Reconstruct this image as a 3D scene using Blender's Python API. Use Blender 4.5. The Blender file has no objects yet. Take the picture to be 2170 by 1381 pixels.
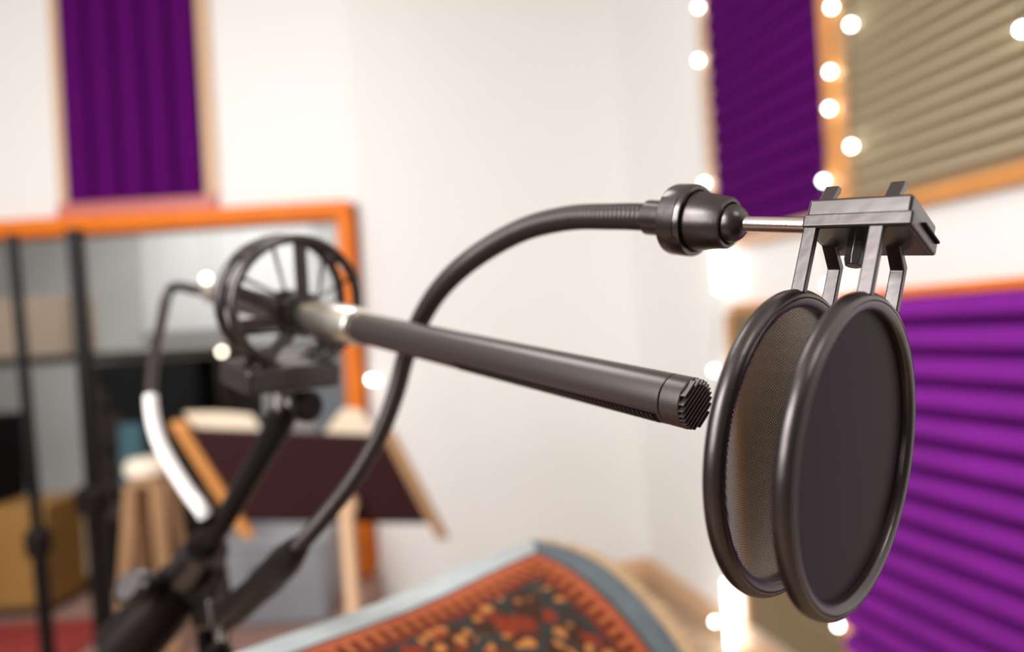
import bpy, bmesh, math, random
from mathutils import Vector, Matrix
random.seed(7)
SC = bpy.context.scene
COL = SC.collection
PI = math.pi

# ------------------------------------------------------------------ camera
F = 24 / 36 * 2170                      # focal length in pixels of the 2170 px wide frame
H = 1.30
PITCH, ROLL = math.radians(0.3), math.radians(3.4)
CAM = Vector((0, 0, H))
FWD = Vector((0, math.cos(PITCH), math.sin(PITCH)))
_u = Vector((0, -math.sin(PITCH), math.cos(PITCH)))
_r = Vector((1, 0, 0))
RT = _r * math.cos(ROLL) - _u * math.sin(ROLL)
UP = _u * math.cos(ROLL) + _r * math.sin(ROLL)
cd = bpy.data.cameras.new('camera')
cam = bpy.data.objects.new('camera', cd)
COL.objects.link(cam)
m = Matrix((RT, UP, -FWD)).transposed().to_4x4()
m.translation = CAM
cam.matrix_world = m
cd.lens, cd.sensor_width, cd.sensor_fit = 24, 36, 'HORIZONTAL'
cd.clip_start = 0.01
cd.dof.use_dof = True
cd.dof.focus_distance = 0.259
cd.dof.aperture_fstop = 3.45
SC.camera = cam

# ------------------------------------------------------------------ world, lights, exposure
w = bpy.data.worlds.new('world')
SC.world = w
w.use_nodes = True
w.node_tree.nodes['Background'].inputs[0].default_value = (1.0, 0.95, 0.90, 1)
w.node_tree.nodes['Background'].inputs[1].default_value = 0.2


def area(name, loc, target, size, power, color=(1, 0.93, 0.85), size_y=None):
    l = bpy.data.lights.new(name, 'AREA')
    l.energy, l.color, l.size = power, color, size
    if size_y:
        l.shape, l.size_y = 'RECTANGLE', size_y
    o = bpy.data.objects.new(name, l)
    COL.objects.link(o)
    o.location = loc
    o.rotation_euler = (Vector(target) - Vector(loc)).to_track_quat('-Z', 'Y').to_euler()
    return o


area('overhead_fill_light', (-0.7, 1.2, 3.05), (-0.7, 1.2, 0), 0.8, 16, (0.96, 0.985, 1.0))  # unseen overhead light added to fill the room, no fixture
area('overhead_fill_light', (-1.75, -0.85, 3.05), (-0.3, 1.0, 1.0), 1.15, 88, (0.96, 0.985, 1.0))  # added left rear for highlights on the clamp block and collar
area('overhead_fill_light', (1.0, -0.9, 3.05), (0.0, 2.4, 1.0), 0.8, 22, (0.96, 0.985, 1.0))  # added right rear to brighten the middle wall
area('rear_left_fill_light', (-2.0, -1.0, 2.0), (0.1, 2.2, 1.0), 1.5, 92, (0.96, 0.985, 1.0))  # unseen soft source added for wall light and rim highlights, not a window
area('control_room_light', (-2.2, 4.6, 2.95), (-2.2, 4.6, 0), 1.6, 60, (1, 0.98, 0.96))
SC.view_settings.view_transform = 'Standard'
SC.view_settings.look = 'None'
SC.view_settings.gamma = 1
SC.view_settings.use_curve_mapping = False
SC.view_settings.exposure = 0.0
SC.cycles.use_denoising = True
SC.cycles.max_bounces = 8


# ------------------------------------------------------------------ coordinates
def ray(px, py):
    return RT * ((px - 1085) / F) + UP * ((690.5 - py) / F) + FWD


def at(px, py, depth):
    return CAM + ray(px, py) * depth


def at_plane(px, py, p0, n):
    d = ray(px, py)
    return CAM + d * ((p0 - CAM).dot(n) / d.dot(n))


def camvec(x, y, z):
    return RT * x + UP * y + FWD * z


def frame_of(origin, zaxis, up=Vector((0, 0, 1)), rot=0.0):
    z = zaxis.normalized()
    x = up.cross(z).normalized()
    y = z.cross(x)
    if rot:
        x, y = x * math.cos(rot) - y * math.sin(rot), y * math.cos(rot) + x * math.sin(rot)
    mm = Matrix((x, y, z)).transposed().to_4x4()
    mm.translation = origin
    return mm


# ------------------------------------------------------------------ materials
def mat(name, color, rough=0.5, metal=0.0, spec=0.5, tint=None, emit=None, estr=0.0, noise=None, bump=None, sheen=0.0, coat=0.0):
    mt = bpy.data.materials.new(name)
    mt.use_nodes = True
    nt = mt.node_tree
    b = nt.nodes['Principled BSDF']
    b.inputs['Base Color'].default_value = (*color, 1)
    b.inputs['Roughness'].default_value = rough
    b.inputs['Metallic'].default_value = metal
    b.inputs['Specular IOR Level'].default_value = spec
    b.inputs['Sheen Weight'].default_value = sheen
    b.inputs['Coat Weight'].default_value = coat
    if tint:
        b.inputs['Specular Tint'].default_value = (*tint, 1)
    if emit:
        b.inputs['Emission Color'].default_value = (*emit, 1)
        b.inputs['Emission Strength'].default_value = estr
    if noise or bump:
        tc = nt.nodes.new('ShaderNodeTexCoord')
    if noise:                                    # (scale, other colour, stretch)
        mp = nt.nodes.new('ShaderNodeMapping')
        mp.inputs['Scale'].default_value = noise[2]
        n = nt.nodes.new('ShaderNodeTexNoise')
        n.inputs['Scale'].default_value = noise[0]
        n.inputs['Detail'].default_value = 5
        mx = nt.nodes.new('ShaderNodeMix')
        mx.data_type = 'RGBA'
        mx.inputs['A'].default_value = (*color, 1)
        mx.inputs['B'].default_value = (*noise[1], 1)
        nt.links.new(tc.outputs['Object'], mp.inputs['Vector'])
        nt.links.new(mp.outputs['Vector'], n.inputs['Vector'])
        nt.links.new(n.outputs['Fac'], mx.inputs['Factor'])
        nt.links.new(mx.outputs['Result'], b.inputs['Base Color'])
    if bump:                                     # (scale, strength)
        n2 = nt.nodes.new('ShaderNodeTexNoise')
        n2.inputs['Scale'].default_value = bump[0]
        bp = nt.nodes.new('ShaderNodeBump')
        bp.inputs['Strength'].default_value = bump[1]
        bp.inputs['Distance'].default_value = 0.001
        nt.links.new(tc.outputs['Object'], n2.inputs['Vector'])
        nt.links.new(n2.outputs['Fac'], bp.inputs['Height'])
        nt.links.new(bp.outputs['Normal'], b.inputs['Normal'])
    return mt


S1 = (1, 1, 1)
M = {
    'wall': mat('cream_paint', (0.84, 0.82, 0.795), 0.7, noise=(1.5, (0.825, 0.80, 0.77), S1)),
    'ceiling': mat('white_ceiling', (0.85, 0.80, 0.74), 0.8, noise=(3, (0.82, 0.77, 0.7), S1)),
    'floor': mat('wood_floor', (0.40, 0.28, 0.19), 0.45, noise=(6, (0.28, 0.18, 0.11), (1, 12, 1))),
    'backwall': mat('grey_paint', (0.62, 0.62, 0.61), 0.7, noise=(2, (0.5, 0.5, 0.49), S1)),
    'orange_wood': mat('orange_wood', (0.86, 0.21, 0.012), 0.55, spec=0.2, noise=(9, (0.66, 0.145, 0.008), (1, 1, 0.1))),
    'honey_wood': mat('honey_wood', (0.72, 0.30, 0.075), 0.45, noise=(9, (0.5, 0.21, 0.06), (1, 1, 0.1))),
    'pink_lit_wood': mat('pink_lit_wood', (0.62, 0.20, 0.17), 0.45, noise=(8, (0.5, 0.13, 0.12), (0.2, 1, 1))),  # rail wood with the pinkish light on it put into its colour
    'pale_wood': mat('pale_wood', (0.75, 0.50, 0.32), 0.5, noise=(9, (0.62, 0.38, 0.22), (1, 1, 0.1))),
    'ochre_wood': mat('ochre_wood', (0.36, 0.19, 0.045), 0.5, noise=(5, (0.22, 0.11, 0.025), (1, 1, 0.3))),
    'tan_wood': mat('tan_wood', (0.50, 0.29, 0.15), 0.5, noise=(7, (0.34, 0.19, 0.09), (1, 1, 0.2))),
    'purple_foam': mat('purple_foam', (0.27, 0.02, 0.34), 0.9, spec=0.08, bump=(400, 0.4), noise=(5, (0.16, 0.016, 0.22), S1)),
    'dim_purple_foam': mat('dim_purple_foam', (0.092, 0.004, 0.115), 0.95, spec=0.04, bump=(400, 0.4), noise=(5, (0.072, 0.003, 0.095), S1)),  # same purple foam, with weaker light put into a darker colour
    'beige_foam': mat('beige_foam', (0.48, 0.395, 0.265), 0.9, spec=0.1, bump=(400, 0.4), noise=(5, (0.43, 0.35, 0.23), S1)),
    'brown_foam': mat('brown_foam', (0.26, 0.19, 0.11), 0.9, spec=0.1, bump=(400, 0.4), noise=(5, (0.21, 0.15, 0.085), S1)),
    'mic_black': mat('satin_black_metal', (0.028, 0.020, 0.019), 0.31, tint=(1.0, 0.88, 0.85), metal=0.1, spec=0.9, bump=(2500, 0.05)),
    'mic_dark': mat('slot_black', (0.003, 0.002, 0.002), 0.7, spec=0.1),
    'nickel': mat('nickel', (0.82, 0.76, 0.68), 0.28, metal=1.0, bump=(300, 0.05)),
    'plastic': mat('black_plastic', (0.006, 0.0042, 0.0046), 0.31, tint=(1.0, 0.86, 0.83), spec=0.8, bump=(180, 0.12)),
    'plastic_gloss': mat('glossy_black_plastic', (0.006, 0.0042, 0.0046), 0.25, tint=(1.0, 0.88, 0.86), spec=1.0, bump=(90, 0.12)),
    'rubber': mat('black_rubber', (0.006, 0.004, 0.004), 0.42, tint=(1.0, 0.86, 0.83), spec=0.18, bump=(300, 0.1)),
    'hose': mat('hose_black', (0.014, 0.010, 0.009), 0.36, tint=(1.0, 0.86, 0.83), spec=0.5, bump=(300, 0.05)),
    'stand_black': mat('black_enamel', (0.004, 0.0028, 0.0028), 0.33, spec=0.22, bump=(200, 0.05)),
    'chrome': mat('chrome_rod', (0.55, 0.50, 0.49), 0.16, metal=1.0, bump=(800, 0.03)),
    'matt_black': mat('matt_black', (0.004, 0.004, 0.004), 0.8, spec=0.15, bump=(80, 0.2)),
    'dark_brown': mat('dark_brown', (0.030, 0.017, 0.013), 0.6, spec=0.25, noise=(5, (0.03, 0.018, 0.013), S1)),
    'maroon': mat('maroon_board', (0.036, 0.009, 0.011), 0.6, spec=0.2, noise=(4, (0.026, 0.006, 0.008), S1)),
    'paper': mat('cream_paper', (0.90, 0.74, 0.56), 0.8, noise=(8, (0.84, 0.66, 0.47), S1)),
    'lit_cable': mat('lit_cable_length', (0.74, 0.68, 0.66), 0.45, bump=(200, 0.05)),  # brightness of the lit lower cable put into its colour
    'red_carpet': mat('red_carpet', (0.30, 0.045, 0.04), 0.95, spec=0.1, noise=(40, (0.22, 0.03, 0.028), S1)),
    'grey_carpet': mat('taupe_boards', (0.36, 0.21, 0.17), 0.7, noise=(12, (0.27, 0.15, 0.12), S1)),
    'teal': mat('teal_cloth', (0.05, 0.12, 0.14), 0.85, noise=(8, (0.03, 0.08, 0.10), S1)),
    'cream': mat('cream_vinyl', (0.95, 0.82, 0.66), 0.4, noise=(8, (0.9, 0.76, 0.6), S1)),
    'screen': mat('pale_board', (0.83, 0.83, 0.83), 0.5, noise=(3, (0.78, 0.78, 0.78), S1)),
    'pale_grey': mat('pale_grey_plastic', (0.27, 0.28, 0.30), 0.3, noise=(4, (0.22, 0.23, 0.25), S1)),
    'tan_card': mat('tan_card', (0.52, 0.40, 0.30), 0.85, noise=(6, (0.46, 0.35, 0.26), S1)),
    'grey': mat('steel_grey', (0.20, 0.21, 0.23), 0.4, noise=(3, (0.16, 0.165, 0.18), S1)),
    'bulb': mat('lit_white_bulb', (1, 1, 1), 0.3, emit=(0.95, 1.0, 0.97), estr=17, noise=(2, (1, 1, 1), S1)),
    'warm_bulb': mat('lit_warm_bulb', (1, 1, 1), 0.3, emit=(1.0, 0.84, 0.66), estr=12, noise=(2, (1, 1, 1), S1)),
    'wire': mat('green_wire', (0.05, 0.07, 0.05), 0.5, bump=(100, 0.1)),
    'fringe': mat('wool_fringe', (0.72, 0.50, 0.30), 0.95, noise=(60, (0.55, 0.36, 0.2), S1)),
}


def glass_mat():
    mt = bpy.data.materials.new('window_glass')
    mt.use_nodes = True
    nt = mt.node_tree
    nt.nodes.remove(nt.nodes['Principled BSDF'])
    t = nt.nodes.new('ShaderNodeBsdfTransparent')
    t.inputs[0].default_value = (0.95, 0.96, 0.96, 1)
    g = nt.nodes.new('ShaderNodeBsdfGlossy')
    g.inputs['Roughness'].default_value = 0.03
    f = nt.nodes.new('ShaderNodeFresnel')
    f.inputs[0].default_value = 1.15
    mx = nt.nodes.new('ShaderNodeMixShader')
    nt.links.new(f.outputs[0], mx.inputs[0])
    nt.links.new(t.outputs[0], mx.inputs[1])
    nt.links.new(g.outputs[0], mx.inputs[2])
    nt.links.new(mx.outputs[0], nt.nodes['Material Output'].inputs[0])
    return mt


def node_math(nt, op, a, b=None, c=None):
    n = nt.nodes.new('ShaderNodeMath')
    n.operation = op
    for i, v in enumerate((a, b, c)):
        if v is None:
            continue
        if isinstance(v, (int, float)):
            n.inputs[i].default_value = v
        else:
            nt.links.new(v, n.inputs[i])
    return n.outputs[0]


def mesh_mat(name, thread, hole, pitch, rough, spec=0.5):
    """woven gauze: dark threads with see-through holes; UV is in metres"""
    mt = bpy.data.materials.new(name)
    mt.use_nodes = True
    nt = mt.node_tree
    b = nt.nodes['Principled BSDF']
    b.inputs['Base Color'].default_value = (*thread, 1)
    b.inputs['Roughness'].default_value = rough
    b.inputs['Specular IOR Level'].default_value = spec
    uv = nt.nodes.new('ShaderNodeUVMap')
    sp = nt.nodes.new('ShaderNodeSeparateXYZ')
    nt.links.new(uv.outputs[0], sp.inputs[0])
    k = 2 * PI / pitch
    su = node_math(nt, 'SINE', node_math(nt, 'MULTIPLY', sp.outputs[0], k))
    sv = node_math(nt, 'SINE', node_math(nt, 'MULTIPLY', sp.outputs[1], k))
    pr = node_math(nt, 'MULTIPLY', su, sv)
    mr = nt.nodes.new('ShaderNodeMapRange')
    nt.links.new(pr, mr.inputs[0])
    mr.inputs[1].default_value, mr.inputs[2].default_value = 0.0, 0.6
    mr.inputs[4].default_value = hole
    fac = mr.outputs[0]
    t = nt.nodes.new('ShaderNodeBsdfTransparent')
    mx = nt.nodes.new('ShaderNodeMixShader')
    nt.links.new(fac, mx.inputs[0])
    nt.links.new(b.outputs[0], mx.inputs[1])
    nt.links.new(t.outputs[0], mx.inputs[2])
    nt.links.new(mx.outputs[0], nt.nodes['Material Output'].inputs[0])
    return mt


def rug_mat():
    """oriental pattern from the rug's own UV (metres from its corner)"""
    mt = bpy.data.materials.new('oriental_pile')
    mt.use_nodes = True
    nt = mt.node_tree
    b = nt.nodes['Principled BSDF']
    b.inputs['Roughness'].default_value = 0.95
    b.inputs['Specular IOR Level'].default_value = 0.1
    uv = nt.nodes.new('ShaderNodeUVMap')
    sp = nt.nodes.new('ShaderNodeSeparateXYZ')
    nt.links.new(uv.outputs[0], sp.inputs[0])
    u, v = sp.outputs[0], sp.outputs[1]
    dist = node_math(nt, 'MINIMUM', u, v)

    def mix(fac, a, c):
        n = nt.nodes.new('ShaderNodeMix')
        n.data_type = 'RGBA'
        for s, val in (('A', a), ('B', c)):
            if isinstance(val, tuple):
                n.inputs[s].default_value = (*val, 1)
            else:
                nt.links.new(val, n.inputs[s])
        if isinstance(fac, (int, float)):
            n.inputs['Factor'].default_value = fac
        else:
            nt.links.new(fac, n.inputs['Factor'])
        return n.outputs['Result']

    def step(x, edge, soft=0.0015):
        n = nt.nodes.new('ShaderNodeMapRange')
        nt.links.new(x, n.inputs[0])
        n.inputs[1].default_value, n.inputs[2].default_value = edge - soft, edge + soft
        return n.outputs[0]

    def vor(scale, feature='F1'):
        n = nt.nodes.new('ShaderNodeTexVoronoi')
        n.feature = feature
        n.inputs['Scale'].default_value = scale
        nt.links.new(uv.outputs[0], n.inputs['Vector'])
        return n

    def noi(scale):
        n = nt.nodes.new('ShaderNodeTexNoise')
        n.inputs['Scale'].default_value = scale
        nt.links.new(uv.outputs[0], n.inputs['Vector'])
        return n.outputs['Fac']
    red, orange, dark, navy = (0.20, 0.032, 0.015), (0.36, 0.105, 0.03), (0.05, 0.022, 0.014), (0.035, 0.036, 0.033)
    # field: rust ground with ochre and dark figures
    vd = vor(62).outputs['Distance']
    field = mix(step(vd, 0.42, 0.06), (0.44, 0.17, 0.05), dark)
    ve = vor(30, 'DISTANCE_TO_EDGE').outputs['Distance']
    field = mix(step(ve, 0.10, 0.02), navy, field)
    field = mix(step(noi(30), 0.60, 0.04), field, red)
    # tooth row along both sides
    tu = step(node_math(nt, 'SINE', node_math(nt, 'MULTIPLY', u, 480)), 0.1, 0.3)
    tv = step(node_math(nt, 'SINE', node_math(nt, 'MULTIPLY', v, 480)), 0.1, 0.3)
    side = node_math(nt, 'GREATER_THAN', u, v)
    tooth = mix(side, mix(tv, (0.11, 0.018, 0.013), orange), mix(tu, (0.11, 0.018, 0.013), orange))
    rust = mix(noi(60), (0.30, 0.060, 0.028), (0.46, 0.125, 0.055))
    c = mix(step(dist, 0.052), rust, tooth)
    c = mix(step(dist, 0.068), c, (0.14, 0.028, 0.018))
    c = mix(step(dist, 0.076), c, field)
    edge_grey = mix(noi(35), (0.30, 0.33, 0.34), (0.52, 0.54, 0.535))
    edge_blue = mix(noi(35), (0.075, 0.09, 0.10), (0.17, 0.195, 0.21))
    edge = mix(side, edge_grey, edge_blue)       # the long side is paler than the fringed end
    c = mix(step(dist, 0.040, 0.0015), navy, c)
    c = mix(step(dist, 0.035, 0.002), edge, c)
    nt.links.new(c, b.inputs['Base Color'])
    return mt


M['glass'] = glass_mat()
M['gauze'] = mesh_mat('grey_wire_gauze', (0.13, 0.085, 0.062), 0.66, 0.0016, 0.35, 0.5)
M['nylon'] = mesh_mat('black_nylon', (0.013, 0.0045, 0.008), 0.0, 0.0006, 0.42, 0.06)
M['rug'] = rug_mat()


# ------------------------------------------------------------------ mesh builder
class MB:
    def __init__(self):
        self.v, self.f, self.uv = [], [], {}

    def add(self, verts, faces):
        o = len(self.v)
        self.v += [Vector(p) for p in verts]
        self.f += [tuple(i + o for i in fc) for fc in faces]

    def box(self, c, size, fr=None):
        x, y, z = size[0] / 2, size[1] / 2, size[2] / 2
        c = Vector(c)
        vs = [c + Vector((sx * x, sy * y, sz * z)) for sz in (-1, 1) for sy in (-1, 1) for sx in (-1, 1)]
        if fr:
            vs = [fr @ q for q in vs]
        self.add(vs, [(0, 2, 3, 1), (4, 5, 7, 6), (0, 1, 5, 4), (2, 6, 7, 3), (0, 4, 6, 2), (1, 3, 7, 5)])
        return self

    def bar(self, a, b, wx, wy, up=Vector((0, 0, 1))):
        """square bar from a to b"""
        a, b = Vector(a), Vector(b)
        fr = frame_of((a + b) / 2, b - a, up)
        return self.box((0, 0, 0), (wx, wy, (b - a).length), fr)

    def lathe(self, prof, fr, seg=48, close=False):
        """prof: (radius, z) pairs; radius 0 closes to a point"""
        rings = []
        o = len(self.v)
        vs, fs = [], []
        for r, z in prof:
            if r <= 1e-7:
                rings.append([len(vs)])
                vs.append(fr @ Vector((0, 0, z)))
            else:
                rings.append(list(range(len(vs), len(vs) + seg)))
                vs += [fr @ Vector((r * math.cos(2 * PI * k / seg), r * math.sin(2 * PI * k / seg), z)) for k in range(seg)]
        pairs = list(zip(rings, rings[1:])) + ([(rings[-1], rings[0])] if close else [])
        for A, B in pairs:
            for k in range(seg):
                k2 = (k + 1) % seg
                a, b, c, d = A[k % len(A)], A[k2 % len(A)], B[k2 % len(B)], B[k % len(B)]
                q = []
                for i in (a, b, c, d):
                    if i not in q:
                        q.append(i)
                if len(q) > 2:
                    fs.append(tuple(q))
        self.add(vs, fs)
        return self

    def ring(self, R, r, fr, z=0, seg=64, n=12, sz=1.0):
        self.lathe([(R + r * math.cos(2 * PI * k / n), z + sz * r * math.sin(2 * PI * k / n)) for k in range(n)], fr, seg, True)
        return self

    def tube(self, pts, rad, seg=16, caps=True):
        pts = [Vector(p) for p in pts]
        n = len(pts)
        rads = rad if isinstance(rad, (list, tuple)) else [rad] * n
        vs, fs = [], []
        t0 = (pts[1] - pts[0]).normalized()
        x = t0.orthogonal().normalized()
        for i, p in enumerate(pts):
            t = (pts[min(i + 1, n - 1)] - pts[max(i - 1, 0)]).normalized()
            x = (x - t * x.dot(t)).normalized()
            y = t.cross(x)
            vs += [p + (x * math.cos(2 * PI * k / seg) + y * math.sin(2 * PI * k / seg)) * rads[i] for k in range(seg)]
        for i in range(n - 1):
            for k in range(seg):
                k2 = (k + 1) % seg
                fs.append((i * seg + k, i * seg + k2, (i + 1) * seg + k2, (i + 1) * seg + k))
        if caps:
            fs.append(tuple(range(seg))[::-1])
            fs.append(tuple((n - 1) * seg + k for k in range(seg)))
        self.add(vs, fs)
        return self

    def prism(self, poly, a, b):
        """poly: list of 3D points; swept from +a to +b (vectors)"""
        n = len(poly)
        a, b = Vector(a), Vector(b)
        vs = [Vector(p) + a for p in poly] + [Vector(p) + b for p in poly]
        fs = [tuple(range(n))[::-1], tuple(range(n, 2 * n))] + [(i, (i + 1) % n, n + (i + 1) % n, n + i) for i in range(n)]
        self.add(vs, fs)
        return self

    def ball(self, c, r, seg=16, rings=10, fr=None):
        fr = fr or Matrix.Translation(Vector(c))
        return self.lathe([(r * math.sin(PI * k / rings), -r * math.cos(PI * k / rings)) for k in range(rings + 1)], fr, seg)

    def build(self, name, material, parent=None, bevel=0.0, smooth=35, uvs=None, bseg=2):
        me = bpy.data.meshes.new(name)
        o = bpy.data.objects.new(name, me)
        off = wloc(parent) if parent else Vector((0, 0, 0))
        me.from_pydata([p - off for p in self.v], [], self.f)
        bm = bmesh.new()
        bm.from_mesh(me)
        bmesh.ops.recalc_face_normals(bm, faces=bm.faces)
        bm.to_mesh(me)
        bm.free()
        if uvs:
            lay = me.uv_layers.new(name='UVMap')
            for lp in me.loops:
                lay.data[lp.index].uv = uvs[lp.vertex_index]
        me.polygons.foreach_set('use_smooth', [True] * len(me.polygons))
        me.set_sharp_from_angle(angle=math.radians(smooth))
        me.materials.append(M[material])
        COL.objects.link(o)
        if parent:
            o.parent = parent
        if bevel:
            md = o.modifiers.new('bevel', 'BEVEL')
            md.width, md.segments, md.limit_method, md.angle_limit = bevel, bseg, 'ANGLE', math.radians(40)
            md.harden_normals = True
        return o


_loc = {}


def wloc(o):
    p = Vector(o.location)
    while o.parent:
        o = o.parent
        p += o.location
    return p


def thing(name, label, cat, loc, group=None):
    o = bpy.data.objects.new(name, None)
    o.empty_display_size = 0.05
    COL.objects.link(o)
    o.location = loc
    o['label'], o['category'] = label, cat
    if group:
        o['group'] = group
    return o


def tag(o, label, cat, group=None, kind=None):
    o['label'], o['category'] = label, cat
    if group:
        o['group'] = group
    if kind:
        o['kind'] = kind
    return o


def struct(o, label=None, cat=None):
    o['kind'] = 'structure'
    if label:
        o['label'], o['category'] = label, cat
    return o


def smooth_path(pts, n=8):
    """Catmull-Rom through the points"""
    pts = [Vector(p) for p in pts]
    out = []
    for i in range(len(pts) - 1):
        p0, p1, p2, p3 = pts[max(i - 1, 0)], pts[i], pts[i + 1], pts[min(i + 2, len(pts) - 1)]
        for k in range(n):
            t = k / n
            out.append(0.5 * ((2 * p1) + (p2 - p0) * t + (2 * p0 - 5 * p1 + 4 * p2 - p3) * t * t + (3 * p1 - p0 - 3 * p2 + p3) * t ** 3))
    out.append(pts[-1])
    return out


def P3(px, py, z):
    return at(px, py, z)


# ================================================================== THE ROOM
FY = 3.10                                        # front wall with the glazing
FXR = -0.665                                     # its right-hand corner
RC = Vector((0.629, 3.5, 0))                     # corner of middle and right wall
RA = math.radians(14.3)
RD = Vector((math.sin(RA), -math.cos(RA), 0))    # along the right wall towards the camera
RN = Vector((RD.y, -RD.x, 0))                    # out of the right wall into the room
if RN.x > 0:
    RN = -RN
CEIL = 3.15


def rw(s, z, out=0.0):
    return RC + RD * s + RN * out + Vector((0, 0, z))


def on_right(px, py, out=0.0):
    p = at_plane(px, py, RC + RN * out, RN)
    return (p - RC).dot(RD), p.z


struct(MB().box((-0.4, 2.2, -0.05), (7.6, 8.8, 0.1)).build('floor', 'floor'), 'warm brown wooden floor of the studio', 'floor')
struct(MB().box((-0.4, 2.2, CEIL + 0.05), (7.6, 8.8, 0.1)).build('ceiling', 'ceiling'), 'white ceiling over the studio', 'ceiling')
WZ0, WZ1 = 0.25, 1.842                           # clear height of the glazing
WX0, WX1 = -3.3, -0.748
b = MB()
b.box(((WX0 - 0.9 + FXR) / 2, FY + 0.06, (1.915 + CEIL) / 2), (FXR - WX0 + 0.9, 0.12, CEIL - 1.915))
b.box((WX0 - 0.45 - 0.04, FY + 0.06, 1.915 / 2), (0.82, 0.12, 1.915))
b.box(((WX0 + FXR) / 2 - 0.04, FY + 0.06, WZ0 / 2 - 0.01), (FXR - WX0 + 0.08, 0.12, WZ0 - 0.02))
struct(b.build('wall_front', 'wall'), 'cream wall above the orange framed glazing', 'wall')
A, B = Vector((FXR, FY, 0)), Vector((RC.x, RC.y, 0))
dn = (B - A).normalized()
nn = Vector((-dn.y, dn.x, 0))
struct(MB().prism([A, B, B + nn * 0.1, A + nn * 0.1], (0, 0, 0), (0, 0, CEIL)).build('wall_middle', 'wall'), 'plain cream wall between the glazing and the right corner', 'wall')
struct(MB().prism([RC, RC + RD * 4.6, RC + RD * 4.6 - RN * 0.1, RC - RN * 0.1], (0, 0, 0), (0, 0, CEIL)).build('wall_right', 'wall'), 'cream right wall carrying four foam panels', 'wall')
bb = MB()
bb.prism([A, B, B - nn * 0.015, A - nn * 0.015], (0, 0, 0), (0, 0, 0.1))
struct(bb.build('baseboard_middle', 'pale_wood', bevel=0.004), 'pale wooden baseboard below the plain cream wall', 'baseboard')
bb = MB()
bb.prism([RC + RD * 0.02, RC + RD * 4.6, RC + RD * 4.6 + RN * 0.015, RC + RD * 0.02 + RN * 0.015], (0, 0, 0), (0, 0, 0.1))
struct(bb.build('baseboard_right', 'pale_wood', bevel=0.004), 'pale wooden baseboard below the foam panels', 'baseboard')

# glazing with its orange frame
wn = thing('window_1', 'wide glazed opening in a bright orange wooden frame', 'window', (-2.0, FY, WZ0))
struct(wn)
fb = MB()
fb.box(((WX0 + FXR) / 2 - 0.015, FY - 0.005, (1.915 + WZ1) / 2), (FXR - WX0 - 0.02, 0.17, 1.915 - WZ1))
fb.box(((WX1 - 0.685) / 2, FY - 0.005, (WZ0 + WZ1) / 2), (0.063, 0.17, WZ1 - WZ0))
fb.box((WX0 - 0.03, FY - 0.005, (WZ0 + WZ1) / 2), (0.06, 0.17, WZ1 - WZ0))
fb.build('window_frame', 'orange_wood', wn, bevel=0.004)
MB().box(((WX0 + WX1) / 2, FY + 0.0, WZ0 + 0.018), (WX1 - WX0, 0.12, 0.036)).build('window_sill', 'dark_brown', wn, bevel=0.003)
MB().box(((WX0 + WX1) / 2, FY + 0.03, (WZ0 + WZ1) / 2), (WX1 - WX0, 0.008, WZ1 - WZ0)).build('window_pane', 'glass', wn)

# carpeted riser in front of the glazing
rs = MB().box((-2.4, 2.56, 0.12), (3.5, 1.06, 0.24)).build('platform', 'grey_carpet', bevel=0.005)
tag(rs, 'low taupe boarded platform in front of the glazing', 'platform')
rg = MB().box((-2.75, 2.40, 0.2465), (2.3, 0.66, 0.011)).build('red_rug', 'red_carpet', bevel=0.003)
tag(rg, 'plain red rug lying on the low platform', 'rug')

# control room beyond the glass
struct(MB().box((-2.4, 6.05, 1.6), (5.4, 0.1, 3.2)).build('wall_back', 'backwall'), 'grey white wall of the control room beyond the glass', 'wall')
struct(MB().box((0.25, 4.75, 1.6), (0.1, 2.5, 3.2)).build('wall_side', 'backwall'), 'grey side wall of the control room beyond the glass', 'wall')


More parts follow.
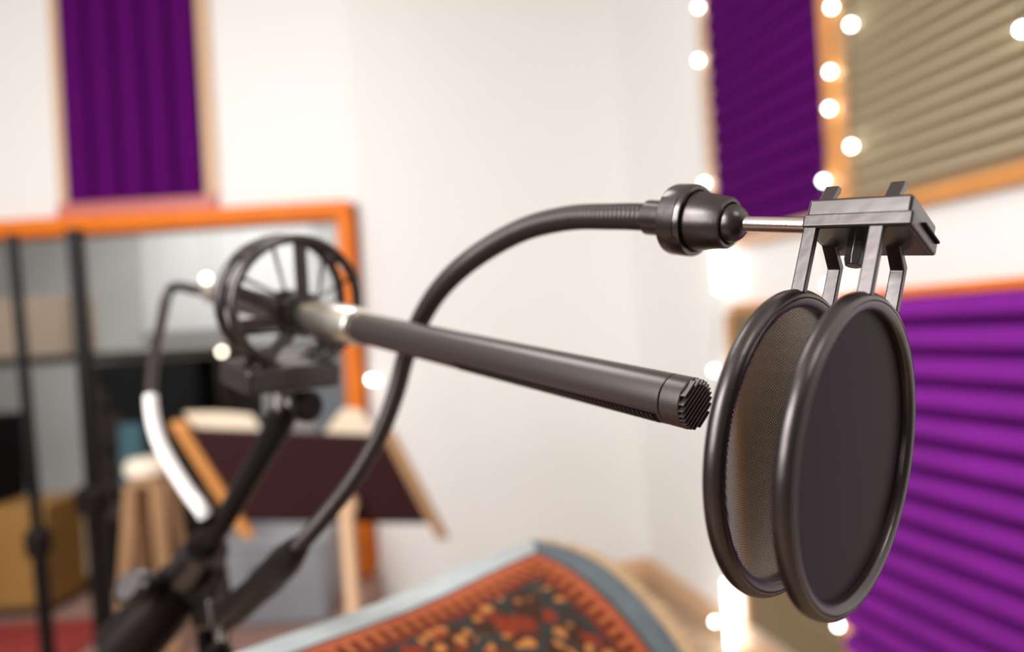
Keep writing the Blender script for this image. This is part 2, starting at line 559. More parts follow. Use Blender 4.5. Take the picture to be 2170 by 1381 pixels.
# ================================================================== FOAM PANELS
def wedge_panel(name_label, s0, s1, z0, z1, pitch, foam, frame, sides, depth=0.045, shape='wedge', group='acoustic foam panels'):
    """horizontal wedges on the right wall"""
    t = thing('acoustic_panel', name_label, 'acoustic panel', rw((s0 + s1) / 2, z0), group)
    n = max(1, round((z1 - z0) / pitch))
    p = (z1 - z0) / n
    prof = [(0.008, z0)]
    for k in range(n):
        zz = z0 + k * p
        if shape == 'slot':                      # thick flat ribs parted by narrow slots
            prof += [(0.008, zz + 0.24 * p), (depth * 0.86, zz + 0.27 * p), (depth, zz + 0.38 * p), (depth * 0.98, zz + 0.62 * p), (depth * 0.86, zz + 0.93 * p), (0.008, zz + 0.97 * p)]
        elif shape == 'ridge':                   # narrow ridges with wide troughs
            prof += [(0.009, zz + 0.46 * p), (depth * 0.80, zz + 0.52 * p), (depth, zz + 0.60 * p), (depth, zz + 0.86 * p), (depth * 0.80, zz + 0.94 * p), (0.009, zz + 0.99 * p)]
        else:
            prof += [(0.010, zz + 0.02 * p), (depth * 0.85, zz + 0.16 * p), (depth, zz + 0.26 * p), (0.016, zz + 0.97 * p)]
    prof += [(0.008, z1)]
    pts = [rw(s0, z, o + 0.002) for o, z in prof] + [rw(s0, z1, 0.001), rw(s0, z0, 0.001)]
    MB().prism(pts, (0, 0, 0), RD * (s1 - s0)).build('foam', foam, t, smooth=25)
    fr = MB()
    wd, th = 0.045, 0.03
    for sd in sides:
        side, width = sd if isinstance(sd, tuple) else (sd, wd)
        if side == 'l':
            q = (s0 - width, s0, z0, z1)
        elif side == 'r':
            q = (s1, s1 + width, z0, z1)
        elif side == 't':
            q = (s0, s1, z1, z1 + width)
        else:
            q = (s0, s1, z0 - width, z0)
        a, e, c, d = q
        fr.prism([rw(a, c, 0.001), rw(e, c, 0.001), rw(e, c, th), rw(a, c, th)], (0, 0, 0), (0, 0, d - c))
    fr.build('frame', frame, t, bevel=0.003)
    return t


wedge_panel('purple ribbed foam panel high on the right wall between light strings', 0.878, 1.490, 1.60, 3.05, 0.072, 'dim_purple_foam', 'pale_wood', [('l', 0.055), ('b', 0.045)], depth=0.03)
wedge_panel('beige ribbed foam panel high on the right wall', 1.592, 2.60, 1.597, 3.05, 0.042, 'beige_foam', 'honey_wood', [('l', 0.100), ('b', 0.045)], depth=0.045, shape='ridge')
wedge_panel('bright purple ribbed foam panel low on the right wall', 1.500, 2.60, 0.12, 1.323, 0.073, 'purple_foam', 'orange_wood', [('t', 0.026)], depth=0.075, shape='slot')
wedge_panel('brownish beige foam panel low on the right wall, behind the pop filter', 0.930, 1.440, 0.12, 1.315, 0.060, 'brown_foam', 'honey_wood', [('t', 0.03), ('l', 0.04), ('r', 0.055)], depth=0.03)

# purple panel on the front wall: vertical wedges
t = thing('acoustic_panel', 'purple ribbed foam panel on the cream wall above the glazing', 'acoustic panel', (-1.65, FY, 1.97), 'acoustic foam panels')
x0, x1, z0, z1 = -1.962, -1.342, 1.985, 3.05
n = 5
p = (x1 - x0) / n
prof = []
for k in range(n):
    xx = x0 + k * p
    prof += [(xx + 0.06 * p, 0.008), (xx + 0.12 * p, 0.050), (xx + 0.40 * p, 0.058), (xx + 0.90 * p, 0.045), (xx + 0.98 * p, 0.008)]
poly = [Vector((x, FY - o - 0.002, z0)) for x, o in prof] + [Vector((x1, FY - 0.001, z0)), Vector((x0, FY - 0.001, z0))]
MB().prism(poly, (0, 0, 0), (0, 0, z1 - z0)).build('foam', 'dim_purple_foam', t, smooth=25)
MB().box((x0 - 0.022, FY - 0.016, (z0 + z1) / 2), (0.042, 0.03, z1 - z0)).build('side_rail', 'pale_wood', t, bevel=0.003)
MB().box((x1 + 0.026, FY - 0.016, (z0 + z1) / 2), (0.05, 0.03, z1 - z0)).build('side_rail', 'pale_wood', t, bevel=0.003)
MB().box(((x0 + x1) / 2, FY - 0.022, z0 - 0.034), (x1 - x0 + 0.09, 0.04, 0.064)).build('bottom_rail', 'pink_lit_wood', t, bevel=0.003)


# ================================================================== STRING LIGHTS
def light_string(label, bulbs, wire_pts, mat_name='bulb', r=0.0100):
    t = thing('string_light', label, 'string lights', wire_pts[0], 'strings of small white lights')
    MB().tube(wire_pts, 0.0016, 8).build('wire', 'wire', t)
    for q in bulbs:
        b_ = MB()
        b_.ball(q, r)
        b_.build('bulb', mat_name, t)
        fr_ = Matrix.Translation(q + Vector((0, 0, r * 0.8)))
    return t


def right_bulbs(px_list, out=0.06):
    res = []
    for px, py in px_list:
        s, z = on_right(px, py, out)
        res.append(rw(s, z, out))
    return res


bA = right_bulbs([(1480, 15), (1480, 128), (1493, 388)] + [(1517 + k * 0.7, 520 + k * 9) for k in range(11)] + [(1513, 785)], 0.05)
light_string('string of white lights hanging left of the purple panel, with a dense bunch', bA, [rw(0.80, 3.05, 0.05)] + bA + [rw(0.80, 0.62, 0.05)])
bB = right_bulbs([(1515, 1317)] + [(1541 + k * 0.6, 1235 + k * 10) for k in range(16)], 0.05)
bB.sort(key=lambda q: -q.z)
light_string('dense bunch of white lights low on the right wall below the pop filter', bB, [bB[0] + Vector((0, 0, 0.5))] + bB)
bC = right_bulbs([(1762, 15), (1759, 152), (1757, 230), (1745, 383), (1755, 605), (1776, 1325)], 0.05)
light_string('string of white lights between the high purple and beige panels', bC, [bC[0] + Vector((0, 0, 0.12))] + bC)
bD = right_bulbs([(1803, 52), (1804, 310)], 0.068)
light_string('pair of white lights on the orange wooden strip', bD, [bD[0] + Vector((0, 0, 0.12))] + bD)
bE = right_bulbs([(2166, 62)], 0.05)
light_string('single white light at the far right on the beige panel', bE, [bE[0] + Vector((0, 0, 0.2)), bE[0]])
bF = [at_plane(px, py, Vector((0, FY - 0.100, 0)), Vector((0, 1, 0))) for px, py in ((785, 804), (797, 805))]
light_string('two white lights close together on the orange door post', bF, [Vector((bF[0].x, FY - 0.0915, 1.87)), bF[0] + Vector((0, 0.0075, 0)), bF[1] + Vector((0, 0.0075, 0))])

# ================================================================== CONTROL ROOM CONTENTS
t = thing('desk', 'long dark desk edge seen through the glass', 'desk', (-2.6, 3.75, 0))
MB().box((-2.0, 3.75, 1.285), (4.0, 0.55, 0.045)).build('desk_top', 'dark_brown', t, bevel=0.004)
for x in (-3.8, -1.5):
    MB().box((x, 3.75, 0.631), (0.06, 0.5, 1.263)).build('leg', 'dark_brown', t, bevel=0.004)
t = thing('equipment_rack', 'dark equipment rack below the desk behind the glass', 'rack', (-1.98, 3.75, 0))
MB().box((-1.93, 3.75, 0.63), (0.62, 0.46, 1.25)).build('cabinet', 'matt_black', t, bevel=0.006)
for k in range(5):
    MB().box((-1.93, 3.512, 0.25 + 0.22 * k), (0.56, 0.014, 0.19)).build('rack_unit', 'dark_brown', t, bevel=0.003)
t = thing('whiteboard', 'pale board on the control room wall beyond the glass', 'board', (-2.1, 5.99, 1.9))
MB().box((-2.45, 5.985, 2.0), (1.5, 0.02, 1.1)).build('board', 'screen', t)
MB().box((-2.45, 5.982, 1.435), (1.56, 0.034, 0.03)).build('tray', 'grey', t)
MB().box((-2.45, 5.984, 2.565), (1.56, 0.028, 0.03)).build('edge_strip', 'grey', t)
t = thing('side_cabinet', 'blue grey cabinet under the right end of the desk beyond the glass', 'cabinet', (-0.95, 3.75, 0))
MB().box((-0.62, 3.78, 0.64), (0.88, 0.44, 1.2)).build('body', 'grey', t, bevel=0.006)
dd = MB().box((-0.62, 3.552, 0.66), (0.80, 0.014, 1.0)).build('door', 'grey', t, bevel=0.004)
MB().box((-0.27, 3.538, 0.75), (0.012, 0.014, 0.14)).build('handle', 'chrome', dd)
MB().box((-0.62, 3.78, 0.02), (0.84, 0.40, 0.04)).build('plinth', 'matt_black', t)
for q, lb in (((342, 785), 'round warm lamp low behind the glass, beside the white cable'), ((470, 745), 'round warm lamp behind the glass, beside the shock mount'), ((437, 590), 'added bright bulb behind the glass, for the bright disc at the microphone connector')):  # last bulb is added to make the bright disc by the connector
    c = at_plane(*q, Vector((0, 3.40, 0)), Vector((0, 1, 0)))
    t = thing('pendant_lamp', lb, 'lamp', c, 'warm round lamps behind the glass')
    MB().ball(c, 0.013).build('bulb', 'warm_bulb', t)
    MB().lathe([(0, 0.013), (0.006, 0.013), (0.006, 0.03), (0, 0.03)], Matrix.Translation(c)).build('socket', 'dark_brown', t)
    MB().tube([c + Vector((0, 0, 0.028)), Vector((c.x, c.y, CEIL))], 0.0015, 6).build('cord', 'dark_brown', t)

# ================================================================== THINGS ON THE PLATFORM
PZ = 0.2405
t = thing('storage_cabinet', 'low ochre wooden cabinet on the platform behind the stand poles', 'cabinet', (-2.45, 2.93, PZ))
MB().box((-2.50, 2.93, PZ + 0.245), (1.08, 0.24, 0.42)).build('body', 'ochre_wood', t, bevel=0.006)
MB().box((-2.50, 2.93, PZ + 0.018), (1.04, 0.22, 0.035)).build('plinth', 'dark_brown', t)
for x in (-2.77, -2.23):
    dd = MB().box((x, 2.804, PZ + 0.245), (0.51, 0.014, 0.38)).build('door', 'ochre_wood', t, bevel=0.004)
    MB().ball((x + (0.2 if x < -2.5 else -0.2), 2.79, PZ + 0.3), 0.012).build('knob', 'dark_brown', dd)
t = thing('amplifier', 'black amplifier standing on the ochre cabinet', 'amplifier', (-2.5, 2.93, PZ + 0.456))
MB().box((-2.56, 2.93, PZ + 0.458 + 0.185), (0.74, 0.22, 0.37)).build('cabinet', 'matt_black', t, bevel=0.012)
MB().box((-2.56, 2.816, PZ + 0.458 + 0.16), (0.66, 0.012, 0.26)).build('grille', 'matt_black', t, bevel=0.004)
MB().tube(smooth_path([(-2.66, 2.93, PZ + 0.827), (-2.65, 2.93, PZ + 0.85), (-2.56, 2.93, PZ + 0.857), (-2.47, 2.93, PZ + 0.85), (-2.46, 2.93, PZ + 0.827)]), 0.008, 8).build('handle', 'rubber', t)


t = thing('crate', 'pale grey plastic crate on the platform behind the music stand', 'crate', (-0.98, 2.72, PZ))
MB().box((-0.99, 2.72, PZ + 0.15), (0.46, 0.30, 0.29)).build('body', 'pale_grey', t, bevel=0.012, bseg=3)
MB().box((-0.99, 2.72, PZ + 0.306), (0.49, 0.33, 0.022)).build('lid', 'pale_grey', t, bevel=0.006)
MB().box((-0.99, 2.562, PZ + 0.22), (0.12, 0.016, 0.03)).build('handle', 'grey', t, bevel=0.004)
t = thing('cardboard_box', 'tan cardboard box standing on the desk behind the glass', 'box', (-2.65, 3.8, 1.3085))
MB().box((-2.62, 3.82, 1.468), (0.42, 0.30, 0.318)).build('carton', 'tan_card', t, bevel=0.003)
MB().box((-2.62, 3.82, 1.6285), (0.06, 0.302, 0.003)).build('tape', 'pale_wood', t)


def floor_stand(label, top, foot, r, collar_z, zf):
    t = thing('microphone_stand', label, 'stand', (foot.x, foot.y, zf), 'dark stand poles by the glazing')
    base_z = zf
    k = (foot - top)
    pc = top + k * collar_z
    MB().lathe([(0, 0), (0.07, 0), (0.07, 0.02), (0.06, 0.028), (0.03, 0.03), (0, 0.03)], Matrix.Translation((foot.x, foot.y, base_z))).build('base', 'stand_black', t)
    MB().tube([Vector((foot.x, foot.y, base_z + 0.028)), pc], r, 14).build('lower_tube', 'stand_black', t)
    MB().tube([pc, top], r * 0.8, 14).build('upper_tube', 'stand_black', t)
    cl = MB().lathe([(r, -0.04), (r * 1.7, -0.035), (r * 1.8, 0.02), (r * 1.2, 0.035), (r * 0.8, 0.035)], frame_of(pc, top - foot, Vector((0, 1, 0)))).build('clutch', 'rubber', t)
    MB().tube([top, top + (top - foot).normalized() * 0.012], r * 0.86, 14).build('end_cap', 'rubber', t)
    return t


floor_stand('thin dark stand pole at the far left in front of the glazing', P3(27, 506, 1.83), Vector((P3(112, 1381, 1.83).x + 0.005, 1.83, 0)), 0.018, 0.50, 0.0)
floor_stand('thicker dark stand pole second from the left edge', P3(159, 496, 1.80), Vector((P3(232, 1381, 1.80).x + 0.005, 1.80, 0)), 0.026, 0.43, 0.0)

# black chair behind the poles
t = thing('chair', 'black padded chair with teal cloth behind the stand poles', 'chair', (-1.62, 2.52, PZ))
cx, cy = -1.44, 2.76
fz = 0.2525
bk = MB()
prof = []
pts = [(cx - 0.38, 1.255), (cx + 0.09, 1.255), (cx + 0.09, 1.00), (cx + 0.04, 0.88), (cx - 0.12, 0.88), (cx - 0.26, 1.06)]
bk.prism([Vector((x, cy + 0.13, z)) for x, z in pts], (0, 0, 0), (0, 0.05, 0))
bk.build('backrest', 'matt_black', t, bevel=0.02, bseg=3)
MB().box((cx, cy, fz + 0.43), (0.34, 0.28, 0.06)).build('seat', 'dark_brown', t, bevel=0.02, bseg=3)
MB().box((cx, cy + 0.135, fz + 0.55), (0.05, 0.02, 0.30)).build('back_post', 'matt_black', t)
MB().box((cx - 0.19, cy + 0.120, 0.86), (0.10, 0.020, 0.28)).build('teal_cloth', 'teal', t, bevel=0.006)
for sx in (-1, 1):
    for sy in (-1, 1):
        MB().tube([(cx + sx * 0.15, cy + sy * 0.12, fz + 0.41), (cx + sx * 0.17, cy + sy * 0.13, fz)], 0.013, 10).build('leg', 'matt_black', t)

# small stool with cream seat
t = thing('stool', 'small wooden stool with a cream round seat behind the white cable', 'stool', (-1.30, 2.45, PZ))
sc_ = P3(312, 988, 2.42)
sx0, sy0, sz0 = sc_.x, sc_.y, sc_.z
MB().lathe([(0, -0.03), (0.062, -0.03), (0.072, -0.02), (0.072, 0.012), (0.06, 0.028), (0, 0.03)], Matrix.Translation(sc_)).build('seat', 'cream', t)
MB().lathe([(0, -0.06), (0.055, -0.06), (0.06, -0.031), (0, -0.031)], Matrix.Translation(sc_)).build('seat_ring', 'tan_wood', t)
for ax, ay in ((-0.045, -0.035), (0.045, -0.035), (-0.045, 0.035), (0.055, 0.035)):
    MB().bar((sx0 + ax, sy0 + ay, sz0 - 0.055), (sx0 + ax * 2.0, sy0 + ay * 2.2, 0.2525), 0.045, 0.03).build('leg', 'tan_wood', t, bevel=0.004)
MB().lathe([(0.105, -0.008), (0.118, -0.008), (0.118, 0.008), (0.105, 0.008)], Matrix.Translation((sx0, sy0, 0.47)), close=True).build('foot_ring', 'tan_wood', t)

# wooden music stand seen from behind
TL, TR, BR = P3(402, 908, 1.62), P3(812, 924, 1.72), P3(905, 1100, 1.80)
BLc = TL + (BR - TR)
nrm = (TR - TL).cross(BLc - TL).normalized()
if nrm.y > 0:
    nrm = -nrm
ms = thing('music_stand', 'wooden music stand with maroon board and tan side rails, left of centre', 'music stand', (0, 0, 0))
ctr = (TL + BR) / 2
ms.location = (ctr.x, ctr.y, 0)
MB().prism([TL, TR, BR, BLc], nrm * 0.009, -nrm * 0.009).build('board', 'maroon', ms, bevel=0.002)
ed = (BR - TR)
ud = (TR - TL).normalized()
for a, s in ((TL, -1), (TR, 1)):
    q = [a + ud * s * 0.001 - ed * 0.06, a + ud * s * 0.034 - ed * 0.06, a + ud * s * 0.034 + ed * 1.22, a + ud * s * 0.001 + ed * 1.22]
    MB().prism(q, nrm * 0.016, -nrm * 0.016).build('side_rail', 'honey_wood' if s < 0 else 'tan_wood', ms, bevel=0.004)
MB().prism([BLc + ud * 0.0, BR, BR - nrm * 0.05, BLc - nrm * 0.05], ed.normalized() * 0.001, ed.normalized() * 0.016).build('ledge', 'maroon', ms, bevel=0.002)
pc = P3(668, 1062, 1.70)
MB().lathe([(0, 0), (0.028, 0), (0.030, 0.012), (0.024, 0.03), (0, 0.034)], frame_of(ctr + ud * 0.045 + ed * 0.28 + nrm * 0.0095, nrm)).build('knob', 'pale_wood', ms)
pb = ctr + ud * 0.05 + ed * 0.25 + nrm * 0.03
MB().tube([pb + Vector((0, 0.0, -0.02)), Vector((pb.x + 0.01, pb.y, 0.03))], 0.019, 16).build('pole', 'pale_wood', ms)
for k in range(3):
    a = 2 * PI * k / 3 + 0.4
    MB().bar((pb.x + 0.01, pb.y, 0.20), (pb.x + 0.01 + 0.26 * math.cos(a), pb.y + 0.26 * math.sin(a), 0.014), 0.028, 0.022).build('leg', 'pale_wood', ms, bevel=0.003)


def sheet(label, px_pts, depth_a, depth_b, bulge):
    """paper leaning on the far side of the board, its top edge rising above it"""
    (xa, ya), (xb, yb) = px_pts
    mb = MB()
    n_ = 12
    up_d = -ed.normalized()
    vs, fs = [], []
    A_ = P3(xa, ya, depth_a) - nrm * 0.012
    B_ = P3(xb, yb, depth_b) - nrm * 0.012
    for side in (0.0, 0.0025):
        for i in range(n_ + 1):
            f_ = i / n_
            base = A_ + (B_ - A_) * f_
            hgt = bulge(f_)
            for j in range(2):
                vs.append(base + up_d * (hgt if j else -0.12) - nrm * (side + 0.001 + (0.010 * math.sin(PI * f_) if j else 0)))
    L = 2 * (n_ + 1)
    for i in range(n_):
        a = 2 * i
        fs.append((a, a + 2, a + 3, a + 1))
        fs.append((L + a, L + a + 1, L + a + 3, L + a + 2))
        fs.append((a + 1, a + 3, L + a + 3, L + a + 1))
        fs.append((a, L + a, L + a + 2, a + 2))
    fs.append((0, 1, L + 1, L))
    e_ = 2 * n_
    fs.append((e_, L + e_, L + e_ + 1, e_ + 1))
    mb.add(vs, fs)
    o = mb.build('sheet_music', 'paper')
    tag(o, label, 'sheet music', 'papers on the music stand')
    return o


sheet('cream papers standing above the left end of the music stand board', ((408, 912), (552, 916)), 1.63, 1.66, lambda f: 0.045)
sheet('curved cream page standing above the right end of the music stand board', ((690, 922), (796, 926)), 1.69, 1.72, lambda f: 0.005 + 0.07 * min(1, f * 1.6))

# ================================================================== RUG OVER AN ADDED ROUNDED SUPPORT
HC = 0.238
cz = 0.75
Ck = at_plane(1130, 1143, Vector((0, 0, H - HC)), Vector((0, 0, 1)))
Lk = at_plane(530, 1378, Vector((0, 0, H - HC)), Vector((0, 0, 1)))
U = (Lk - Ck).normalized()
V = Vector((-U.y, U.x, 0))
if V.x < 0:
    V = -V
RR = 0.20


def rug_pt(u, v, lift=0.0):
    """rug over a rounded edge: flat, then an arc, then hanging"""
    flat = 0.03
    if v < flat:
        h, d, nz = v, 0.0, Vector((0, 0, 1))
    else:
        a = (v - flat) / RR
        if a < PI / 2:
            h, d = flat + RR * math.sin(a), RR * (1 - math.cos(a))
            nz = V * math.sin(a) + Vector((0, 0, math.cos(a)))
        else:
            h, d = flat + RR, RR + (v - flat - RR * PI / 2)
            nz = V
    return Ck + U * u + V * h - Vector((0, 0, d)) + nz * lift


mb = MB()
NU, NV, LU, LV = 44, 40, 0.56, 0.52
uvs = []
for lay in (0.0, -0.011):
    for i in range(NU + 1):
        for j in range(NV + 1):
            u, v = LU * i / NU, LV * j / NV
            wob = 0.0025 * math.sin(u * 23 + v * 9) * math.sin(v * 17 + 1)
            mb.v.append(rug_pt(u, v, lay + wob))
            uvs.append((v, u))
L = (NU + 1) * (NV + 1)
ix = lambda i, j, l: l * L + i * (NV + 1) + j
for i in range(NU):
    for j in range(NV):
        mb.f.append((ix(i, j, 0), ix(i + 1, j, 0), ix(i + 1, j + 1, 0), ix(i, j + 1, 0)))
        mb.f.append((ix(i, j, 1), ix(i, j + 1, 1), ix(i + 1, j + 1, 1), ix(i + 1, j, 1)))
for i in range(NU):
    for j in (0, NV):
        mb.f.append((ix(i, j, 0), ix(i + 1, j, 0), ix(i + 1, j, 1), ix(i, j, 1)))
for j in range(NV):
    for i in (0, NU):
        mb.f.append((ix(i, j, 0), ix(i, j + 1, 0), ix(i, j + 1, 1), ix(i, j, 1)))
rug = thing('oriental_rug', 'red and orange oriental rug with grey border draped below the microphone', 'rug', Ck)
mb.build('pile', 'rug', rug, smooth=60, uvs=uvs)
fg = MB()
for k in range(150):
    v = LV * (k + 0.5) / 150
    u0 = 0.002
    a = rug_pt(u0, v, -0.005)
    e = rug_pt(-0.026 - random.random() * 0.008, v + random.uniform(-0.003, 0.003), -0.008)
    fg.tube([a, (a + e) / 2 + Vector((0, 0, 0.001)), e], [0.0016, 0.0018, 0.0010], 5)
fg.build('fringe', 'fringe', rug)
tk = thing('rug_support', 'dark rounded support added under the oriental rug', 'rug_support', (Ck.x, Ck.y, 0))  # added to hold up the rug; what really lies beneath is unseen
poly = []
for j in range(0, 25):
    v = 0.0 + (0.03 + RR * PI / 2 + 0.02) * j / 24
    poly.append(rug_pt(0.03, v, -0.0145) - V * (-0.006 if j == 0 else 0))
bot = [Vector((poly[-1].x, poly[-1].y, 0.06)), Vector((poly[0].x, poly[0].y, 0.06))]
MB().prism(poly + bot, (0, 0, 0), U * 0.50).build('body', 'dark_brown', tk, smooth=20)
q = [Vector((poly[0].x, poly[0].y, 0)), Vector((poly[-1].x, poly[-1].y, 0))]
MB().prism([q[0] + V * 0.02 + U * 0.02, q[1] - V * 0.02 + U * 0.02, q[1] - V * 0.02 + U * 0.48, q[0] + V * 0.02 + U * 0.48], (0, 0, 0.0), (0, 0, 0.0605)).build('plinth', 'matt_black', tk)

# ================================================================== MICROPHONE
TIP = P3(1482, 858, 0.270)
NDIR = camvec(0.664, -0.114, -0.739).normalized()
FARP = P3(765, 694, 0.467)
NDIR = (TIP - FARP).normalized()
MF = frame_of(TIP, NDIR)
R0 = 0.0105
mic = thing('microphone', 'long black shotgun microphone with a nickel ring, pointing at the pop filter', 'microphone', TIP)
SR = -(TIP - FARP).length                        # where the ring starts
MB().lathe([(0, SR - 0.001), (R0 - 0.001, SR - 0.001), (R0, SR), (R0, -0.0128), (R0 - 0.0003, -0.0125), (0, -0.0125)], MF, 72).build('body_tube', 'mic_black', mic)
# head: collar plus a face of parallel fins
hd = MB()
hd.lathe([(0, -0.0121), (R0 - 0.0003, -0.0121), (R0, -0.0118), (R0, -0.0032), (R0 - 0.0004, -0.0028), (R0 - 0.0011, -0.0028), (R0 - 0.0011, -0.0064), (0, -0.0064)], MF, 72)
head = hd.build('head_collar', 'mic_black', mic)
fn = MB()
FA = math.radians(-49)                            # the fins' tilt in the face
NF = 10
for k in range(NF):
    off = -R0 * 0.86 + (2 * R0 * 0.86) * k / (NF - 1)
    hl = math.sqrt(max(1e-9, (R0 * 0.985) ** 2 - (abs(off) + 0.0004) ** 2))
    rotm = MF @ Matrix.Rotation(FA, 4, 'Z')
    top = -0.0006
    fn.box((off, 0, (top - 0.0062) / 2 - 0.0002), (0.00085, 2 * hl, (0.0062 + top) + 0.0004), rotm)
fn.build('head_grille', 'mic_black', mic, bevel=0.00015, bseg=1)
MB().lathe([(0, -0.0060), (R0 * 0.9, -0.0060), (R0 * 0.9, -0.00635), (0, -0.00635)], MF, 48).build('mesh_disc', 'mic_dark', mic)
# interference slots on the underside: fine ribs over a strip with the shade of the slots put into its colour
view = (CAM - (TIP - NDIR * 0.08)).normalized()
inv = MF.to_3x3().inverted()
lv = inv @ view
ang_view = math.atan2(lv.y, lv.x)
ang_dn = ang_view
# the lower silhouette is a quarter turn from the viewing side
cand = [ang_view + PI / 2, ang_view - PI / 2]
ang_s = min(cand, key=lambda a: (MF.to_3x3() @ Vector((math.cos(a), math.sin(a), 0))).z)
sgn = 1 if ang_s < ang_view else -1
ac = ang_s + sgn * math.radians(17)
slot = MB()
nseg = 58
zs0, zs1 = -0.150, -0.0150
for k in range(nseg):
    za = zs0 + (zs1 - zs0) * k / nseg
    zb = za + (zs1 - zs0) / nseg * 0.36
    arc = [ac + math.radians(-25 + 50 * i / 8) for i in range(9)]
    for rr in (0,):
        vs = []
        for z_ in (za, zb):
            for rad_ in (R0 - 0.0003, R0 + 0.00028):
                vs += [MF @ Vector((rad_ * math.cos(a), rad_ * math.sin(a), z_)) for a in arc]
        fs = []
        q9 = 9
        for i in range(8):
            fs.append((q9 + i, q9 + i + 1, 3 * q9 + i + 1, 3 * q9 + i))
            fs.append((i, i + 1, q9 + i + 1, q9 + i))
            fs.append((2 * q9 + i, 2 * q9 + i + 1, 3 * q9 + i + 1, 3 * q9 + i))
        slot.add(vs, fs)
slot.build('slot_ribs', 'mic_black', mic)
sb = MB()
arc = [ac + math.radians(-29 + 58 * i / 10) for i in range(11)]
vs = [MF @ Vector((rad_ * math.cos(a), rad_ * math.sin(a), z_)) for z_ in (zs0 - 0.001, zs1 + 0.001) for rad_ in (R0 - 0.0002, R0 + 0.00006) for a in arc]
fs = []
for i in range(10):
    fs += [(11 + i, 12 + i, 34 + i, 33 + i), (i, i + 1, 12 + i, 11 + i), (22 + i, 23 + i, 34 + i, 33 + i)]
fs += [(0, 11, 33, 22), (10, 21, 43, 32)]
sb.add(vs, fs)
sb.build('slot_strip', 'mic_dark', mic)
RING_L = 0.060
MB().lathe([(0, SR - RING_L), (0.0128, SR - RING_L), (0.0136, SR - RING_L + 0.001), (0.0136, SR - 0.004), (0.0128, SR - 0.002), (R0, SR - 0.0012), (0, SR - 0.0012)], MF, 56).build('nickel_ring', 'nickel', mic)
ZB = SR - RING_L
MB().lathe([(0, ZB - 0.032), (0.0118, ZB - 0.032), (0.0118, ZB - 0.0005), (0, ZB - 0.0005)], MF, 48).build('front_barrel', 'nickel', mic)
ZC = ZB - 0.0325
MB().lathe([(0, ZC - 0.175), (0.0110, ZC - 0.175), (0.0122, ZC - 0.168), (0.0122, ZC), (0, ZC)], MF, 48).build('rear_barrel', 'mic_black', mic)
ZX = ZC - 0.1755
con = MB().lathe([(0, ZX - 0.048), (0.006, ZX - 0.048), (0.0085, ZX - 0.040), (0.0098, ZX - 0.014), (0.0098, ZX), (0, ZX)], MF, 40).build('connector', 'nickel', mic)
con['label'] = 'bright nickel connector at the rear'

# cable out of the connector: dark lead, then a lower length with bright light painted on as white
e0 = MF @ Vector((0, 0, ZX - 0.0485))
cpts = [e0, e0 - NDIR * 0.03, P3(362, 612, 0.76), P3(340, 690, 0.74), P3(324, 770, 0.71), P3(320, 850, 0.68), P3(334, 925, 0.66), P3(366, 990, 0.645), P3(405, 1050, 0.63), P3(440, 1100, 0.62), P3(468, 1180, 0.70), P3(480, 1290, 0.74), P3(470, 1420, 0.77)]
path = smooth_path(cpts, 8)
cut = 5 * 8 - 1
cab = thing('microphone_cable', 'microphone cable looping down from the connector, dark above and painted brightly lit below', 'cable', e0)
MB().tube(path[:cut + 1], 0.0055, 12).build('cable_lead', 'plastic', cab)
hi = 9 * 8
MB().tube(path[cut:hi], 0.0068, 12).build('lit_cable_length', 'lit_cable', cab)['label'] = 'lower length painted white as if brightly lit'
tail = path[hi - 1:] + [Vector((path[-1].x, path[-1].y, 0.4)), Vector((path[-1].x + 0.02, path[-1].y + 0.03, 0.006)), Vector((path[-1].x + 0.25, path[-1].y + 0.3, 0.006))]
MB().tube(tail, 0.005, 10).build('cable_tail', 'rubber', cab)

# ================================================================== SHOCK MOUNT
SMF = MF @ Matrix.Translation((-0.006, 0.0085, 0))     # the cage sits a little high around the barrel
sm = thing('shock_mount', 'black round cage shock mount holding the rear of the microphone', 'shock mount', MF @ Vector((0, -0.057, -0.36)))
ZF, ZR, RS = -0.352, -0.380, 0.0500
MB().ring(RS, 0.0036, SMF, ZF, 72, 12, 1.5).build('front_ring', 'plastic', sm)
MB().ring(RS, 0.0036, SMF, ZR, 72, 12, 1.5).build('rear_ring', 'plastic', sm)
for k in range(4):
    a = PI * 0.75 + k * PI / 2
    MB().bar(SMF @ Vector((RS * math.cos(a), RS * math.sin(a), ZF)), SMF @ Vector((RS * math.cos(a), RS * math.sin(a), ZR)), 0.006, 0.007, NDIR.orthogonal()).build('cage_bar', 'plastic', sm, bevel=0.001)
cr = 0.0145
for zc, nm in ((ZF - 0.006, 'cradle_clip'), (ZR - 0.004, 'cradle_clip')):
    MB().lathe([(0.0126, zc - 0.006), (cr + 0.003, zc - 0.006), (cr + 0.003, zc + 0.006), (0.0126, zc + 0.006)], MF, 40, True).build(nm, 'plastic', sm, bevel=0.0008)
for a in (PI / 2, PI * 0.93, PI * 1.10, PI * 1.32, PI * 1.72):
    for zc in (ZF - 0.006,):
        c_, s_ = math.cos(a), math.sin(a)
        pa, pb_ = MF @ Vector((c_ * cr, s_ * cr, zc)), SMF @ Vector((c_ * RS, s_ * RS, zc + (0.006 if zc > -0.377 else -0.006)))
        MB().bar(pa, pb_, 0.010, 0.0035, NDIR).build('arm', 'plastic', sm, bevel=0.0008)
